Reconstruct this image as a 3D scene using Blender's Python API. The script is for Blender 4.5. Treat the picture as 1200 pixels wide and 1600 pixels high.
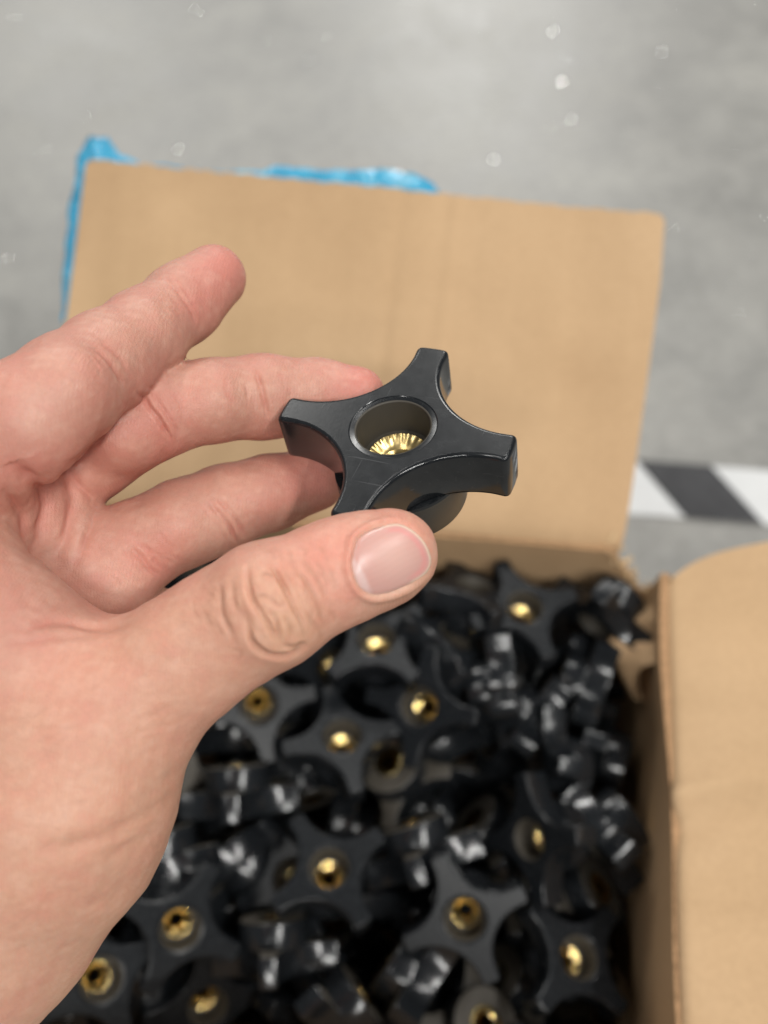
import bpy, bmesh, math, random
import numpy as np
from mathutils import Vector, Matrix, Quaternion
from mathutils.bvhtree import BVHTree

for o in list(bpy.data.objects):
    bpy.data.objects.remove(o)
SC = bpy.context.scene
COL = SC.collection
MM = 0.001

# ------------------------------------------------------------------ camera
CAM_POS = Vector((0.0657, -0.0075, 0.6758))
PITCH, YAW, ROLL = 0.99795, 0.18796, -0.07475
fwd = Vector((-math.sin(YAW) * math.cos(PITCH), math.cos(YAW) * math.cos(PITCH), -math.sin(PITCH)))
rgt = Vector((math.cos(YAW), math.sin(YAW), 0.0))
upv = rgt.cross(fwd)
rgt, upv = (rgt * math.cos(ROLL) + upv * math.sin(ROLL), -rgt * math.sin(ROLL) + upv * math.cos(ROLL))
cam_data = bpy.data.cameras.new('camera')
cam = bpy.data.objects.new('camera', cam_data)
COL.objects.link(cam)
CAM_M = Matrix((rgt, upv, -fwd)).transposed().to_4x4()
CAM_M.translation = CAM_POS
cam.matrix_world = CAM_M
cam_data.sensor_fit = 'HORIZONTAL'
cam_data.sensor_width = 36.0
cam_data.lens = 45.0
cam_data.clip_start = 0.01
cam_data.clip_end = 60.0
cam_data.dof.use_dof = True
cam_data.dof.focus_distance = 0.203
cam_data.dof.aperture_fstop = 11.5
SC.camera = cam

# ------------------------------------------------------------------ light of the hall
world = bpy.data.worlds.new('World')
SC.world = world
world.use_nodes = True
bg = world.node_tree.nodes['Background']
bg.inputs['Color'].default_value = (0.90, 0.95, 1.0, 1)
bg.inputs['Strength'].default_value = 0.19

def area_lamp(name, loc, aim, sx, sy, power, col=(1, 0.985, 0.95)):
    ld = bpy.data.lights.new(name, 'AREA')
    ld.shape = 'RECTANGLE'
    ld.size = sx
    ld.size_y = sy
    ld.energy = power
    ld.color = col
    o = bpy.data.objects.new(name, ld)
    COL.objects.link(o)
    o.location = loc
    if abs(loc[1]) > 6:
        o.rotation_euler = (Vector(aim) - Vector(loc)).to_track_quat('-Z', 'Y').to_euler()
    return o

for lx, ly, sx, sy, pw in ((2.1, -1.0, 0.18, 2.2, 200), (0.6, -3.0, 2.2, 0.18, 200), (2.6, 1.8, 0.18, 2.2, 95), (-1.5, -0.4, 0.18, 2.2, 55), (0.2, 3.2, 2.2, 0.18, 80)):
    area_lamp('ceiling_strip_lamp', (lx, ly, 4.1), (lx * 0.5, ly * 0.5 + 0.1, 0.0), sx, sy, pw)
area_lamp('ceiling_strip_lamp', (-0.35, 8.0, 4.3), (0.0, 1.2, 0.0), 1.6, 0.5, 310)
area_lamp('ceiling_strip_lamp', (-3.6, 7.2, 4.3), (-0.3, 1.2, 0.0), 1.6, 0.6, 180)

SC.view_settings.view_transform = 'Standard'
SC.view_settings.look = 'None'
SC.view_settings.exposure = -0.68
SC.view_settings.gamma = 1.0
SC.view_settings.use_curve_mapping = False

# ------------------------------------------------------------------ helpers
FPX = 1500.0

def at(px, py, z):
    """a point of the photograph's 1200 x 1600 grid at z mm from the lens -> world (m)"""
    return CAM_POS + (rgt * ((px - 600) / FPX) - upv * ((py - 800) / FPX) + fwd) * (z * MM)

def cam_to_world(V):
    """V: (n,3) mm in camera axes (right, down, away) -> world metres"""
    B = np.array([rgt, -upv, fwd])
    return np.asarray(CAM_POS)[None] + (V @ B) * MM

def link(name, me, mat=None, parent=None, smooth=True):
    o = bpy.data.objects.new(name, me)
    COL.objects.link(o)
    if mat:
        if not me.materials:
            me.materials.append(mat)
    if parent:
        o.parent = parent
    if smooth and len(me.polygons):
        me.polygons.foreach_set('use_smooth', [True] * len(me.polygons))
    return o

def tag(o, label=None, cat=None, group=None, kind=None):
    if label: o['label'] = label
    if cat: o['category'] = cat
    if group: o['group'] = group
    if kind: o['kind'] = kind
    return o

def empty(name, loc=(0, 0, 0)):
    o = bpy.data.objects.new(name, None)
    o.empty_display_size = 0.01
    COL.objects.link(o)
    o.location = loc
    return o

def mesh_from(name, v, f):
    me = bpy.data.meshes.new(name)
    me.from_pydata([tuple(p) for p in v], [], [tuple(q) for q in f])
    me.update()
    return me

def sharp_by_angle(me, deg):
    bm = bmesh.new(); bm.from_mesh(me)
    for e in bm.edges:
        e.smooth = not (len(e.link_faces) == 2 and e.calc_face_angle(0) > math.radians(deg))
    bm.to_mesh(me); bm.free()

class NT:
    """tiny helper to write node materials"""
    def __init__(self, name):
        self.m = bpy.data.materials.new(name)
        self.m.use_nodes = True
        self.t = self.m.node_tree
        self.b = self.t.nodes['Principled BSDF']
        self.out = self.t.nodes['Material Output']
    def n(self, typ, **kw):
        nd = self.t.nodes.new(typ)
        for k, v in kw.items():
            if k.startswith('i_'):
                nd.inputs[k[2:].replace('_', ' ')].default_value = v
            else:
                setattr(nd, k, v)
        return nd
    def l(self, a, b):
        self.t.links.new(a, b)
    def set(self, **kw):
        for k, v in kw.items():
            self.b.inputs[k.replace('_', ' ')].default_value = v
    def ramp(self, src, stops):
        r = self.n('ShaderNodeValToRGB')
        el = r.color_ramp.elements
        while len(el) < len(stops): el.new(0.5)
        for e, (p, c) in zip(el, stops):
            e.position = p
            e.color = c if len(c) == 4 else (*c, 1)
        self.l(src, r.inputs[0])
        return r.outputs[0]
    def mix(self, fac, a, b, blend='MIX'):
        x = self.n('ShaderNodeMix', data_type='RGBA', blend_type=blend)
        for s, v in ((0, fac), (6, a), (7, b)):
            if hasattr(v, 'is_output'): self.l(v, x.inputs[s])
            else: x.inputs[s].default_value = v if s == 0 or len(v) == 4 else (*v, 1)
        return x.outputs[2]
    def coord(self, kind='Object', scale=(1, 1, 1), rot=(0, 0, 0)):
        c = self.n('ShaderNodeTexCoord')
        mp = self.n('ShaderNodeMapping')
        mp.inputs['Scale'].default_value = scale
        mp.inputs['Rotation'].default_value = rot
        self.l(c.outputs[kind], mp.inputs[0])
        return mp.outputs[0]
    def noise(self, vec, scale, detail=4, rough=0.55, dist=0.0):
        x = self.n('ShaderNodeTexNoise', i_Scale=scale, i_Detail=detail, i_Roughness=rough, i_Distortion=dist)
        self.l(vec, x.inputs['Vector'])
        return x.outputs['Fac']
    def bump(self, h, strength, dist, prev=None):
        x = self.n('ShaderNodeBump', i_Strength=strength, i_Distance=dist)
        self.l(h, x.inputs['Height'])
        if prev: self.l(prev, x.inputs['Normal'])
        return x.outputs[0]
    def math(self, op, a, b=0.0):
        x = self.n('ShaderNodeMath', operation=op)
        for i, v in enumerate((a, b)):
            if hasattr(v, 'is_output'): self.l(v, x.inputs[i])
            else: x.inputs[i].default_value = v
        return x.outputs[0]

def lin(r, g, b):
    f = lambda c: (c / 255 / 12.92) if c <= 10 else ((c / 255 + 0.055) / 1.055) ** 2.4
    return (f(r), f(g), f(b))

# ------------------------------------------------------------------ setting: polished concrete floor
def mat_floor():
    k = NT('polished_concrete')
    v = k.coord('Object')
    big = k.noise(v, 3.2, 5, 0.6, 0.4)
    mid = k.noise(v, 14, 5, 0.65, 0.6)
    fine = k.noise(v, 95, 5, 0.8)
    c1 = k.ramp(big, [(0.3, (0.242, 0.236, 0.220)), (0.52, (0.290, 0.283, 0.263)), (0.72, (0.335, 0.326, 0.300))])
    c2 = k.ramp(mid, [(0.3, (0.76, 0.765, 0.77)), (0.6, (1, 1, 1)), (0.8, (1.08, 1.075, 1.05))])
    c3 = k.ramp(fine, [(0.3, (0.70, 0.70, 0.70)), (0.7, (1.2, 1.2, 1.2))])
    c = k.mix(1.0, c1, c2, 'MULTIPLY')
    c = k.mix(0.7, c, c3, 'MULTIPLY')
    # a few pale scuffs
    vs = k.coord('Object', (1, 6, 1), (0, 0, 0.5))
    sc = k.ramp(k.noise(vs, 9, 6, 0.7), [(0.66, (0, 0, 0)), (0.74, (0.35, 0.35, 0.35))])
    c = k.mix(sc, c, (0.50, 0.50, 0.48))
    k.l(c, k.b.inputs['Base Color'])
    r = k.ramp(mid, [(0.3, (0.38, 0.38, 0.38)), (0.7, (0.50, 0.50, 0.50))])
    k.l(r, k.b.inputs['Roughness'])
    k.l(k.bump(fine, 0.12, 0.0006), k.b.inputs['Normal'])
    return k.m

fl = mesh_from('floor', [(-9, -4, 0), (9, -4, 0), (9, 14, 0), (-9, 14, 0)], [(0, 1, 2, 3)])
floor = link('floor', fl, mat_floor(), smooth=False)
tag(floor, kind='structure')

def mat_simple(name, col, rough, noise_amt=0.15, scale=60, spec=0.5):
    k = NT(name)
    v = k.coord('Object')
    n = k.noise(v, scale, 5, 0.65)
    lo = tuple(c * (1 - noise_amt) for c in col)
    hi = tuple(min(1, c * (1 + noise_amt)) for c in col)
    k.l(k.ramp(n, [(0.3, lo), (0.7, hi)]), k.b.inputs['Base Color'])
    k.set(Roughness=rough)
    k.b.inputs['Specular IOR Level'].default_value = spec
    return k.m

M_TAPE_W = mat_simple('white_tape_vinyl', (0.60, 0.605, 0.605), 0.4, 0.06, 40)
M_TAPE_D = mat_simple('dark_tape_print', (0.050, 0.050, 0.053), 0.55, 0.4, 25, 0.25)
# striped hazard tape on the floor: white band, dark diagonal stripes as its own pieces
TY0, TY1 = 0.4385, 0.4930
tv, tf = [], []
nx = 40
for i in range(nx + 1):
    x = -0.5 + 2.2 * i / nx
    for y in (TY0, TY1):
        tv.append((x, y + 0.004 * (x - 0.2) + 0.0006 * math.sin(x * 31), 0.0008 + 0.0003 * math.sin(x * 57 + y * 90)))
for i in range(nx):
    tf.append((2 * i, 2 * i + 2, 2 * i + 3, 2 * i + 1))
tape = link('floor_tape', mesh_from('floor_tape', tv, tf), M_TAPE_W)
tag(tape, 'white floor marking tape with dark diagonal stripes stuck to the concrete behind the box', 'tape')
stripe_me = mesh_from('stripe', [(0, 0, 0), (0.031, 0, 0), (0.062, 0, 0), (0.062 - 0.039, 0.0545, 0), (0.031 - 0.039, 0.0545, 0), (-0.039, 0.0545, 0)],
                      [(0, 1, 4, 5), (1, 2, 3, 4)])
stripe_me.materials.append(M_TAPE_D)
for i in range(-5, 11):
    s = link('stripe', stripe_me, None, tape, False)
    x = 0.232 + 0.130 * i
    s.location = (x, TY0 + 0.004 * (x - 0.2), 0.0022)

# tiny shiny grit, glinting on the floor
rng = np.random.default_rng(11)
gv, gf = [], []
ico = bmesh.new(); bmesh.ops.create_icosphere(ico, subdivisions=2, radius=1.0)
iv = np.array([v.co[:] for v in ico.verts]); ifc = [[v.index for v in f.verts] for f in ico.faces]; ico.free()
lamps_xy = [(-0.35, 8.0, 4.3), (-3.6, 7.2, 4.3), (0.2, 3.2, 4.1), (2.6, 1.8, 4.1), (2.1, -1.0, 4.1)]
for i in range(170):
    x, y = rng.uniform(-0.62, 0.62), rng.uniform(0.42, 1.3)
    r = rng.uniform(0.0004, 0.0009)
    p = Vector((x, y, r * 0.4))
    # flat flakes, all aimed half way between a lamp and the lens to make glints
    lp_ = Vector(lamps_xy[int(rng.integers(0, len(lamps_xy)))])
    n_ = ((lp_ - p).normalized() + (CAM_POS - p).normalized()).normalized() + Vector(rng.normal(0, 0.05, 3))
    n_.normalize()
    a_ = n_.orthogonal().normalized(); b_ = n_.cross(a_)
    m_ = 7; ph = rng.uniform(0, 6.28); st = len(gv)
    for s_ in (0.5, -0.5):
        for q_ in range(m_):
            rr_ = r * (0.75 + 0.25 * math.sin(q_ * 2.3 + ph))
            an = 2 * math.pi * q_ / m_
            gv.append(tuple(p + a_ * rr_ * math.cos(an) + b_ * rr_ * math.sin(an) + n_ * (s_ * 0.0003)))
    gf.append([st + q_ for q_ in range(m_)]); gf.append([st + m_ + q_ for q_ in range(m_)][::-1])
    for q_ in range(m_):
        gf.append([st + q_, st + m_ + q_, st + m_ + (q_ + 1) % m_, st + (q_ + 1) % m_])
kg = NT('shiny_grit'); kg.set(Base_Color=(0.85, 0.85, 0.85, 1), Roughness=0.12, Metallic=1.0)
grit = link('grit', mesh_from('grit', gv, gf), kg.m, None, False)
tag(grit, 'tiny shiny specks of grit scattered over the concrete floor', 'grit', kind='stuff')

# ------------------------------------------------------------------ cardboard box
H, BW, BL_, TH = 0.300, 0.145, 0.2255, 0.004
BR = 0.1515                                     # right-hand wall

def mat_card(name, flute_axis, tint=1.0):
    k = NT(name)
    v = k.coord('Object')
    big = k.noise(v, 9, 5, 0.6, 0.5)
    fib = k.noise(k.coord('Object', (1, 1, 1)), 420, 5, 0.7)
    sc = [1.0, 1.0, 1.0]
    for a in range(3):
        if a != flute_axis: sc[a] = 0.03
    flute = k.noise(k.coord('Object', tuple(sc)), 150, 2, 0.5)
    band = k.noise(k.coord('Object', tuple(sc)), 26, 3, 0.6)
    c = k.ramp(big, [(0.25, (0.465 * tint, 0.305 * tint, 0.172 * tint)), (0.5, (0.535 * tint, 0.360 * tint, 0.208 * tint)), (0.78, (0.585 * tint, 0.402 * tint, 0.240 * tint))])
    c = k.mix(0.4, c, k.ramp(fib, [(0.28, (0.80, 0.78, 0.74)), (0.55, (1, 1, 1)), (0.8, (1.1, 1.09, 1.06))]), 'MULTIPLY')
    c = k.mix(0.35, c, k.ramp(band, [(0.3, (0.86, 0.84, 0.80)), (0.65, (1.06, 1.06, 1.06))]), 'MULTIPLY')
    c = k.mix(0.10, c, k.ramp(flute, [(0.3, (0.9, 0.89, 0.87)), (0.7, (1.04, 1.04, 1.04))]), 'MULTIPLY')
    # scuffs and stains
    wide = k.noise(k.coord('Object', tuple(0.15 if x == 0.03 else x for x in sc)), 11, 3, 0.6)
    c = k.mix(0.6, c, k.ramp(wide, [(0.3, (0.86, 0.84, 0.81)), (0.7, (1.07, 1.07, 1.06))]), 'MULTIPLY')
    st = k.ramp(k.noise(v, 21, 6, 0.75, 1.2), [(0.67, (0, 0, 0)), (0.8, (0.3, 0.3, 0.3))])
    c = k.mix(st, c, (0.36, 0.23, 0.12))
    k.l(c, k.b.inputs['Base Color'])
    k.set(Roughness=0.75)
    k.b.inputs['Specular IOR Level'].default_value = 0.25
    b = k.bump(band, 0.18, 0.002)
    b = k.bump(flute, 0.10, 0.0006, b)
    b = k.bump(fib, 0.25, 0.0002, b)
    k.l(b, k.b.inputs['Normal'])
    return k.m

M_CARD_X = mat_card('kraft_cardboard_upright_flutes', 0)
M_CARD_Y = mat_card('kraft_cardboard_side_flutes', 1)
M_CARD_E = mat_simple('raw_cardboard_edge', (0.36, 0.215, 0.115), 0.9, 0.45, 500, 0.1)
M_TORN = mat_simple('torn_paper_fibre', (0.58, 0.42, 0.25), 0.95, 0.3, 600, 0.1)

def sheet(name, P, nu, nv, th, mat, parent, edge_mat=None):
    """closed board: P(u,v)->Vector is its inner face, thickness th grows along -(dP/du x dP/dv)"""
    g = [[Vector(P(i / nu, j / nv)) for j in range(nv + 1)] for i in range(nu + 1)]
    V, Fc, mi = [], [], []
    def nrm(i, j):
        a = g[min(i + 1, nu)][j] - g[max(i - 1, 0)][j]
        b = g[i][min(j + 1, nv)] - g[i][max(j - 1, 0)]
        n = a.cross(b)
        return n.normalized() if n.length > 0 else Vector((0, 0, 1))
    idx = lambda s, i, j: s * (nu + 1) * (nv + 1) + i * (nv + 1) + j
    for s in (0, 1):
        for i in range(nu + 1):
            for j in range(nv + 1):
                V.append(g[i][j] - nrm(i, j) * (th * s))
    for i in range(nu):
        for j in range(nv):
            Fc.append((idx(0, i, j), idx(0, i + 1, j), idx(0, i + 1, j + 1), idx(0, i, j + 1))); mi.append(0)
            Fc.append((idx(1, i, j), idx(1, i, j + 1), idx(1, i + 1, j + 1), idx(1, i + 1, j))); mi.append(0)
    for i in range(nu):
        for j, fl_ in ((0, 0), (nv, 1)):
            q = (idx(0, i, j), idx(1, i, j), idx(1, i + 1, j), idx(0, i + 1, j)); Fc.append(q[::-1] if fl_ else q); mi.append(1)
    for j in range(nv):
        for i, fl_ in ((0, 1), (nu, 0)):
            q = (idx(0, i, j), idx(1, i, j), idx(1, i, j + 1), idx(0, i, j + 1)); Fc.append(q[::-1] if fl_ else q); mi.append(1)
    me = mesh_from(name, V, Fc)
    me.materials.append(mat); me.materials.append(edge_mat or M_CARD_E)
    me.polygons.foreach_set('material_index', mi)
    o = link(name, me, None, parent)
    sharp_by_angle(me, 40)
    return o

def wob(x, y, s, seed=0):
    return math.sin(x * s + seed) * math.cos(y * s * 1.3 + seed * 2.1) + 0.5 * math.sin(x * s * 2.3 + y * s * 1.7 + seed * 3)

box = empty('cardboard_box', (0, BL_ / 2, 0))
tag(box, 'open brown cardboard box filled with black knobs, flaps folded outward, one corner torn', 'box')
bxp = Vector((0, BL_ / 2, 0))
rj = np.random.default_rng(4)
jag = rj.normal(0, 1, 400)

def torn_drop(d, reach=0.026):
    """how far the torn rim lies below the score line, d = metres from the back right corner"""
    t = max(0.0, 1 - d / reach)
    k = int(d / 0.0009)
    return 0.050 * t ** 0.9 + 0.0011 * jag[k % 400] * min(1, t * 6)

def wall_back(u, v):
    x = -BW + (BW + BR) * u
    top = H - 0.002 - torn_drop(BR - x)
    z = 0.004 + (top - 0.004) * v
    return Vector((x, BL_ - TH + 0.0015 * wob(x, z, 17, 1) * v, z)) - bxp
def wall_right(u, v):
    y = BL_ - TH - (BL_ - 2 * TH) * u
    top = H - 0.002 - torn_drop(BL_ - y, 0.013)
    z = 0.004 + (top - 0.004) * v
    return Vector((BR - TH + 0.0025 * wob(y, z, 19, 2) * v, y, z)) - bxp
def wall_left(u, v):
    y = TH + (BL_ - 2 * TH) * u
    return Vector((-BW + TH, y, 0.004 + (H - 0.006) * v)) - bxp
def wall_front(u, v):
    x = BR - (BW + BR) * u
    return Vector((x, TH, 0.004 + (H - 0.006) * v)) - bxp
sheet('back_wall', wall_back, 220, 24, TH, M_CARD_X, box)
sheet('side_wall', wall_right, 220, 24, TH, M_CARD_Y, box)
sheet('side_wall', wall_left, 10, 10, TH, M_CARD_Y, box)
sheet('front_wall', wall_front, 10, 10, TH, M_CARD_X, box)
sheet('bottom', lambda u, v: Vector((-BW + (BW + BR) * u, BL_ * v, 0.0055)) - bxp, 4, 4, TH, M_CARD_X, box)

FA = math.radians(26)
def flap_back(u, v):
    l = 0.170 + (0.1565 - 0.170) * u
    xl = -0.1445 + 0.0005 * v
    xr = 0.1295 + (0.1385 - 0.1295) * min(1, v * 1.25) ** 0.8
    x = xl + (xr - xl) * u
    # rounded outer corners
    r = 0.003
    d = l * v
    for xe, s in ((xl, 1), (xr, -1)):
        e = (x - xe) * s
        if e < r and d > l - r:
            d = min(d, l - r + math.sqrt(max(0, r * r - (r - e) ** 2)))
    bend = 0.004 * (1 - math.exp(-d / 0.006))            # soft roll at the score line
    h = 0.0011 * wob(x, d, 14, 4) + 0.0007 * wob(x, d * 0.4, 43, 1) - 0.004 * (u - 0.5) ** 2
    for cx, w, a in ((0.012, 0.003, 0.0009), (0.038, 0.002, -0.0007)):   # two faint upright dents
        h -= a * math.exp(-((x - cx - 0.02 * d) / w) ** 2) * min(1, d / 0.03)
    edge = 0.0005 * wob(x, 0, 260, 2) * (1 if v > 0.99 else 0)
    d += edge
    return Vector((x, BL_ - 0.002 + math.cos(FA) * d - math.sin(FA) * (h + bend), H - 0.002 + math.sin(FA) * d + math.cos(FA) * (h + bend))) - bxp
sheet('back_flap', flap_back, 150, 90, TH, M_CARD_X, box)

FR = math.radians(25)
def flap_right(u, v):
    d = 0.13 * v
    yfar = BL_ - 0.0195 + 0.016 * (1 - math.exp(-d / 0.013))
    y = -0.001 + (yfar + 0.001) * u
    lift = 0.0016 * (1 - math.exp(-d / 0.0012))
    h = 0.0012 * wob(y, d, 21, 6)
    yc = 0.112 - 0.12 * d + 0.010 * math.sin(d * 40)      # bent crease across the flap
    h += 0.0035 * math.exp(-((y - yc) / 0.005) ** 2) * math.exp(-d / 0.03) - 0.0022 * math.exp(-((y - yc + 0.012) / 0.008) ** 2) * math.exp(-d / 0.04)
    h += -0.06 * max(0, d - 0.02) ** 1.3
    c, s = math.cos(FR), math.sin(FR)
    return Vector((BR - 0.0025 + c * d - s * (h + lift), y, H - 0.002 + s * d + c * (h + lift))) - bxp
sheet('side_flap', lambda u, v: flap_right(1 - u, v), 160, 70, TH, M_CARD_Y, box)
def flap_left(u, v):
    d = 0.12 * v
    return Vector((-BW + 0.002 - math.cos(0.5) * d, BL_ * 0.03 + BL_ * 0.93 * u, H - 0.002 - math.sin(0.5) * d + 0.004 * math.sin(min(1, v * 6) * 1.57))) - bxp
sheet('side_flap', flap_left, 20, 20, TH, M_CARD_Y, box)
def flap_front(u, v):
    d = 0.15 * v
    return Vector((BR - 0.003 - 0.289 * u, 0.002 - math.cos(0.7) * d, H - 0.002 - math.sin(0.7) * d + 0.004 * math.sin(min(1, v * 6) * 1.57))) - bxp
sheet('front_flap', flap_front, 20, 20, TH, M_CARD_X, box)

# ragged paper fibres along the torn corner
for i in range(110):
    t = i / 109
    if t < 0.7:
        d = 0.026 * (1 - t / 0.7); base = Vector((BR - d - 0.001, BL_ - TH * rj.uniform(0.1, 0.9), H - 0.002 - torn_drop(d)))
    else:
        d = 0.013 * (t - 0.7) / 0.3; base = Vector((BR - TH * rj.uniform(0.1, 0.9), BL_ - d - 0.002, H - 0.002 - torn_drop(d, 0.013)))
    w = rj.uniform(0.0006, 0.0026); ln = rj.uniform(0.0015, 0.0066)
    dv = Vector((rj.normal(0, 0.5), rj.normal(0, 0.5), 1)).normalized() * ln
    sd = Vector((rj.normal(), rj.normal(), 0.2)).normalized() * w
    up2 = dv.cross(sd).normalized() * 0.00025
    cu = Vector((rj.normal(0, 1), rj.normal(0, 1), 0)) * 0.0008
    V = []
    for a, b in ((0, 1), (0.5, 0.7), (1, 0.25)):
        c = base - bxp - Vector((0, 0, 0.0015)) + dv * a * 1.3 + cu * a * a
        V += [c - sd * b - up2, c + sd * b - up2, c + sd * b + up2, c - sd * b + up2]
    Fq = [(0, 1, 2, 3)[::-1], (8, 9, 10, 11)]
    for s in (0, 4):
        for q in range(4):
            Fq.append((s + q, s + (q + 1) % 4, s + 4 + (q + 1) % 4, s + 4 + q))
    link('torn_fibre', mesh_from('torn_fibre', V, Fq), M_TORN, box)

# a curled flap of torn liner paper bulging from the side wall near the torn corner
def liner(u, v):
    env = math.sin(math.pi * (0.08 + 0.86 * u)) ** 0.7
    y = 0.172 + 0.036 * u + 0.003 * wob(u, v, 4, 5)
    z = H - 0.058 + 0.040 * v + 0.003 * wob(u, v, 6, 2)
    out = 0.019 * env * (math.sin(math.pi * min(1, v * 1.02) ** 1.7) + 0.08 * wob(u, v, 9, 1))
    return Vector((BR - TH - 0.0008 - max(0, out), y, z)) - bxp
sheet('torn_liner', lambda u, v: liner(1 - u, v), 24, 24, 0.0006, M_CARD_Y, box, M_TORN)

# ------------------------------------------------------------------ blue film behind the back flap
kf = NT('blue_plastic_film')
vf = kf.coord('Object')
nf = kf.noise(vf, 60, 4, 0.6, 0.6)
kf.l(kf.ramp(nf, [(0.3, (0.03, 0.36, 0.62)), (0.55, (0.08, 0.50, 0.78)), (0.75, (0.36, 0.74, 0.90))]), kf.b.inputs['Base Color'])
kf.set(Roughness=0.08)
kf.b.inputs['Transmission Weight'].default_value = 0.2
kf.l(kf.bump(kf.noise(vf, 160, 3, 0.6, 1.0), 1.0, 0.004), kf.b.inputs['Normal'])

def film():
    # (x on the photo grid, y, distance mm, how far the film stands out mm, outward direction in the picture)
    path = [(97, 500, 474, 1.5, (-1, 0)), (103, 440, 476, 2.2, (-1, 0)), (109, 380, 477, 3.2, (-1, 0)), (116, 330, 479, 3.6, (-1, 0)),
            (123, 290, 480, 3.0, (-1, -0.1)), (131, 258, 482, 4.5, (-0.8, -0.6)), (142, 248, 482, 10.0, (-0.15, -1)), (160, 249, 482, 10.5, (0.1, -1)),
            (180, 251, 481, 4.0, (0.1, -1)), (215, 255, 480, 1.5, (0, -1)), (265, 260, 478, 1.6, (0, -1)), (330, 266, 476, 0.6, (0, -1)),
            (400, 273, 474, 3.0, (0, -1)), (440, 277, 473, 6.0, (0, -1)), (490, 281, 471, 4.6, (0, -1)), (540, 286, 469, 6.4, (0, -1)),
            (590, 291, 467, 8.0, (0, -1)), (640, 295, 465, 7.5, (0, -1)), (675, 299, 464, 5.0, (0.2, -1)), (695, 301, 463, -2.0, (0.2, -1))]
    path = np.array([[a, b, c, d, e[0], e[1]] for a, b, c, d, e in path], float)
    n = 220
    t = np.linspace(0, len(path) - 1, n)
    P = np.stack([np.interp(t, range(len(path)), path[:, i]) for i in range(6)], 1)
    r = np.random.default_rng(3)
    def smooth_noise(m, k):
        a = r.normal(size=n + 2 * m); return np.convolve(a, np.ones(m) / m, 'same')[m:m + n] * math.sqrt(m) * k
    prof = [(-26, 3.0), (-12, 2.4), (-3, 2.0), (0.55, 2.2), (1.0, 3.6), (0.9, 5.6), (0.35, 7.4), (-6, 8.6), (-14, 8.4), (-24, 9.0)]
    V = []
    K = len(prof)
    W1 = [smooth_noise(5, 0.55) for _ in prof]; W2 = [smooth_noise(7, 0.7) for _ in prof]
    for i in range(n):
        px, py, z, o, dx, dy = P[i]
        dl = math.hypot(dx, dy) or 1
        out = rgt * (dx / dl) - upv * (dy / dl)
        for j, (e, b) in enumerate(prof):
            ee = (e * o * 1.25 if e > 0 else e) + W1[j][i] * (0.6 if e > 0 else 1)
            V.append(at(px, py, z) + out * (ee * MM) + fwd * ((b + max(-1.2, W2[j][i]) + (1 if e > 0 else 0)) * MM))
    Fc = [(i * K + j, (i + 1) * K + j, (i + 1) * K + j + 1, i * K + j + 1) for i in range(n - 1) for j in range(K - 1)]
    return V, Fc
fv, ff = film()
fo = link('plastic_film', mesh_from('plastic_film', fv, ff), kf.m)
md = fo.modifiers.new('thickness', 'SOLIDIFY'); md.thickness = 0.0002
tag(fo, 'crumpled bright blue plastic film poking out behind the back flap of the box', 'plastic film')

# ------------------------------------------------------------------ four-lobed knobs
def star_outline(n_arc, n_fil):
    R, hw = 26.2, 4.0
    cc = 22.84; rad = math.hypot(R - cc, hw - cc)
    quad = []
    a0 = math.atan2(hw - cc, R - cc); a1 = math.atan2(R - cc, hw - cc)
    if a1 > 0: a1 -= 2 * math.pi
    a0 = a0 if a0 < 0 else a0 - 2 * math.pi
    # concave arc from (R,hw) to (hw,R) passing near the hub
    def arc(t):
        a = a0 + (a1 - a0) * t
        return Vector((cc + rad * math.cos(a), cc + rad * math.sin(a)))
    f = 1.9 / rad / abs(a1 - a0)
    pts = []
    # corner at (R,hw)
    def bez(p0, p1, p2, n):
        return [p0 * ((1 - t) ** 2) + p1 * (2 * t * (1 - t)) + p2 * (t * t) for t in [i / n for i in range(n + 1)]]
    c1 = Vector((R, hw)); c2 = Vector((hw, R))
    pts += [Vector((R + 0.12, 0))]
    pts += bez(Vector((R + 0.05, hw - 1.9)), c1, arc(f), n_fil)
    pts += [arc(f + (1 - 2 * f) * i / n_arc) for i in range(1, n_arc)]
    pts += bez(arc(1 - f), c2, Vector((hw - 1.9, R + 0.05)), n_fil)
    out = []
    for q in range(4):
        c, s = math.cos(q * math.pi / 2), math.sin(q * math.pi / 2)
        out += [Vector((p.x * c - p.y * s, p.x * s + p.y * c)) for p in pts]
    return out

def loft(loops, closed_start=False, closed_end=False):
    n = len(loops[0]); V = [p for l in loops for p in l]; Fc = []
    for k in range(len(loops) - 1):
        for i in range(n):
            j = (i + 1) % n
            Fc.append((k * n + i, k * n + j, (k + 1) * n + j, (k + 1) * n + i))
    if closed_start: Fc.append(tuple(range(n))[::-1])
    if closed_end: Fc.append(tuple((len(loops) - 1) * n + i for i in range(n)))
    return V, Fc

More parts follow.
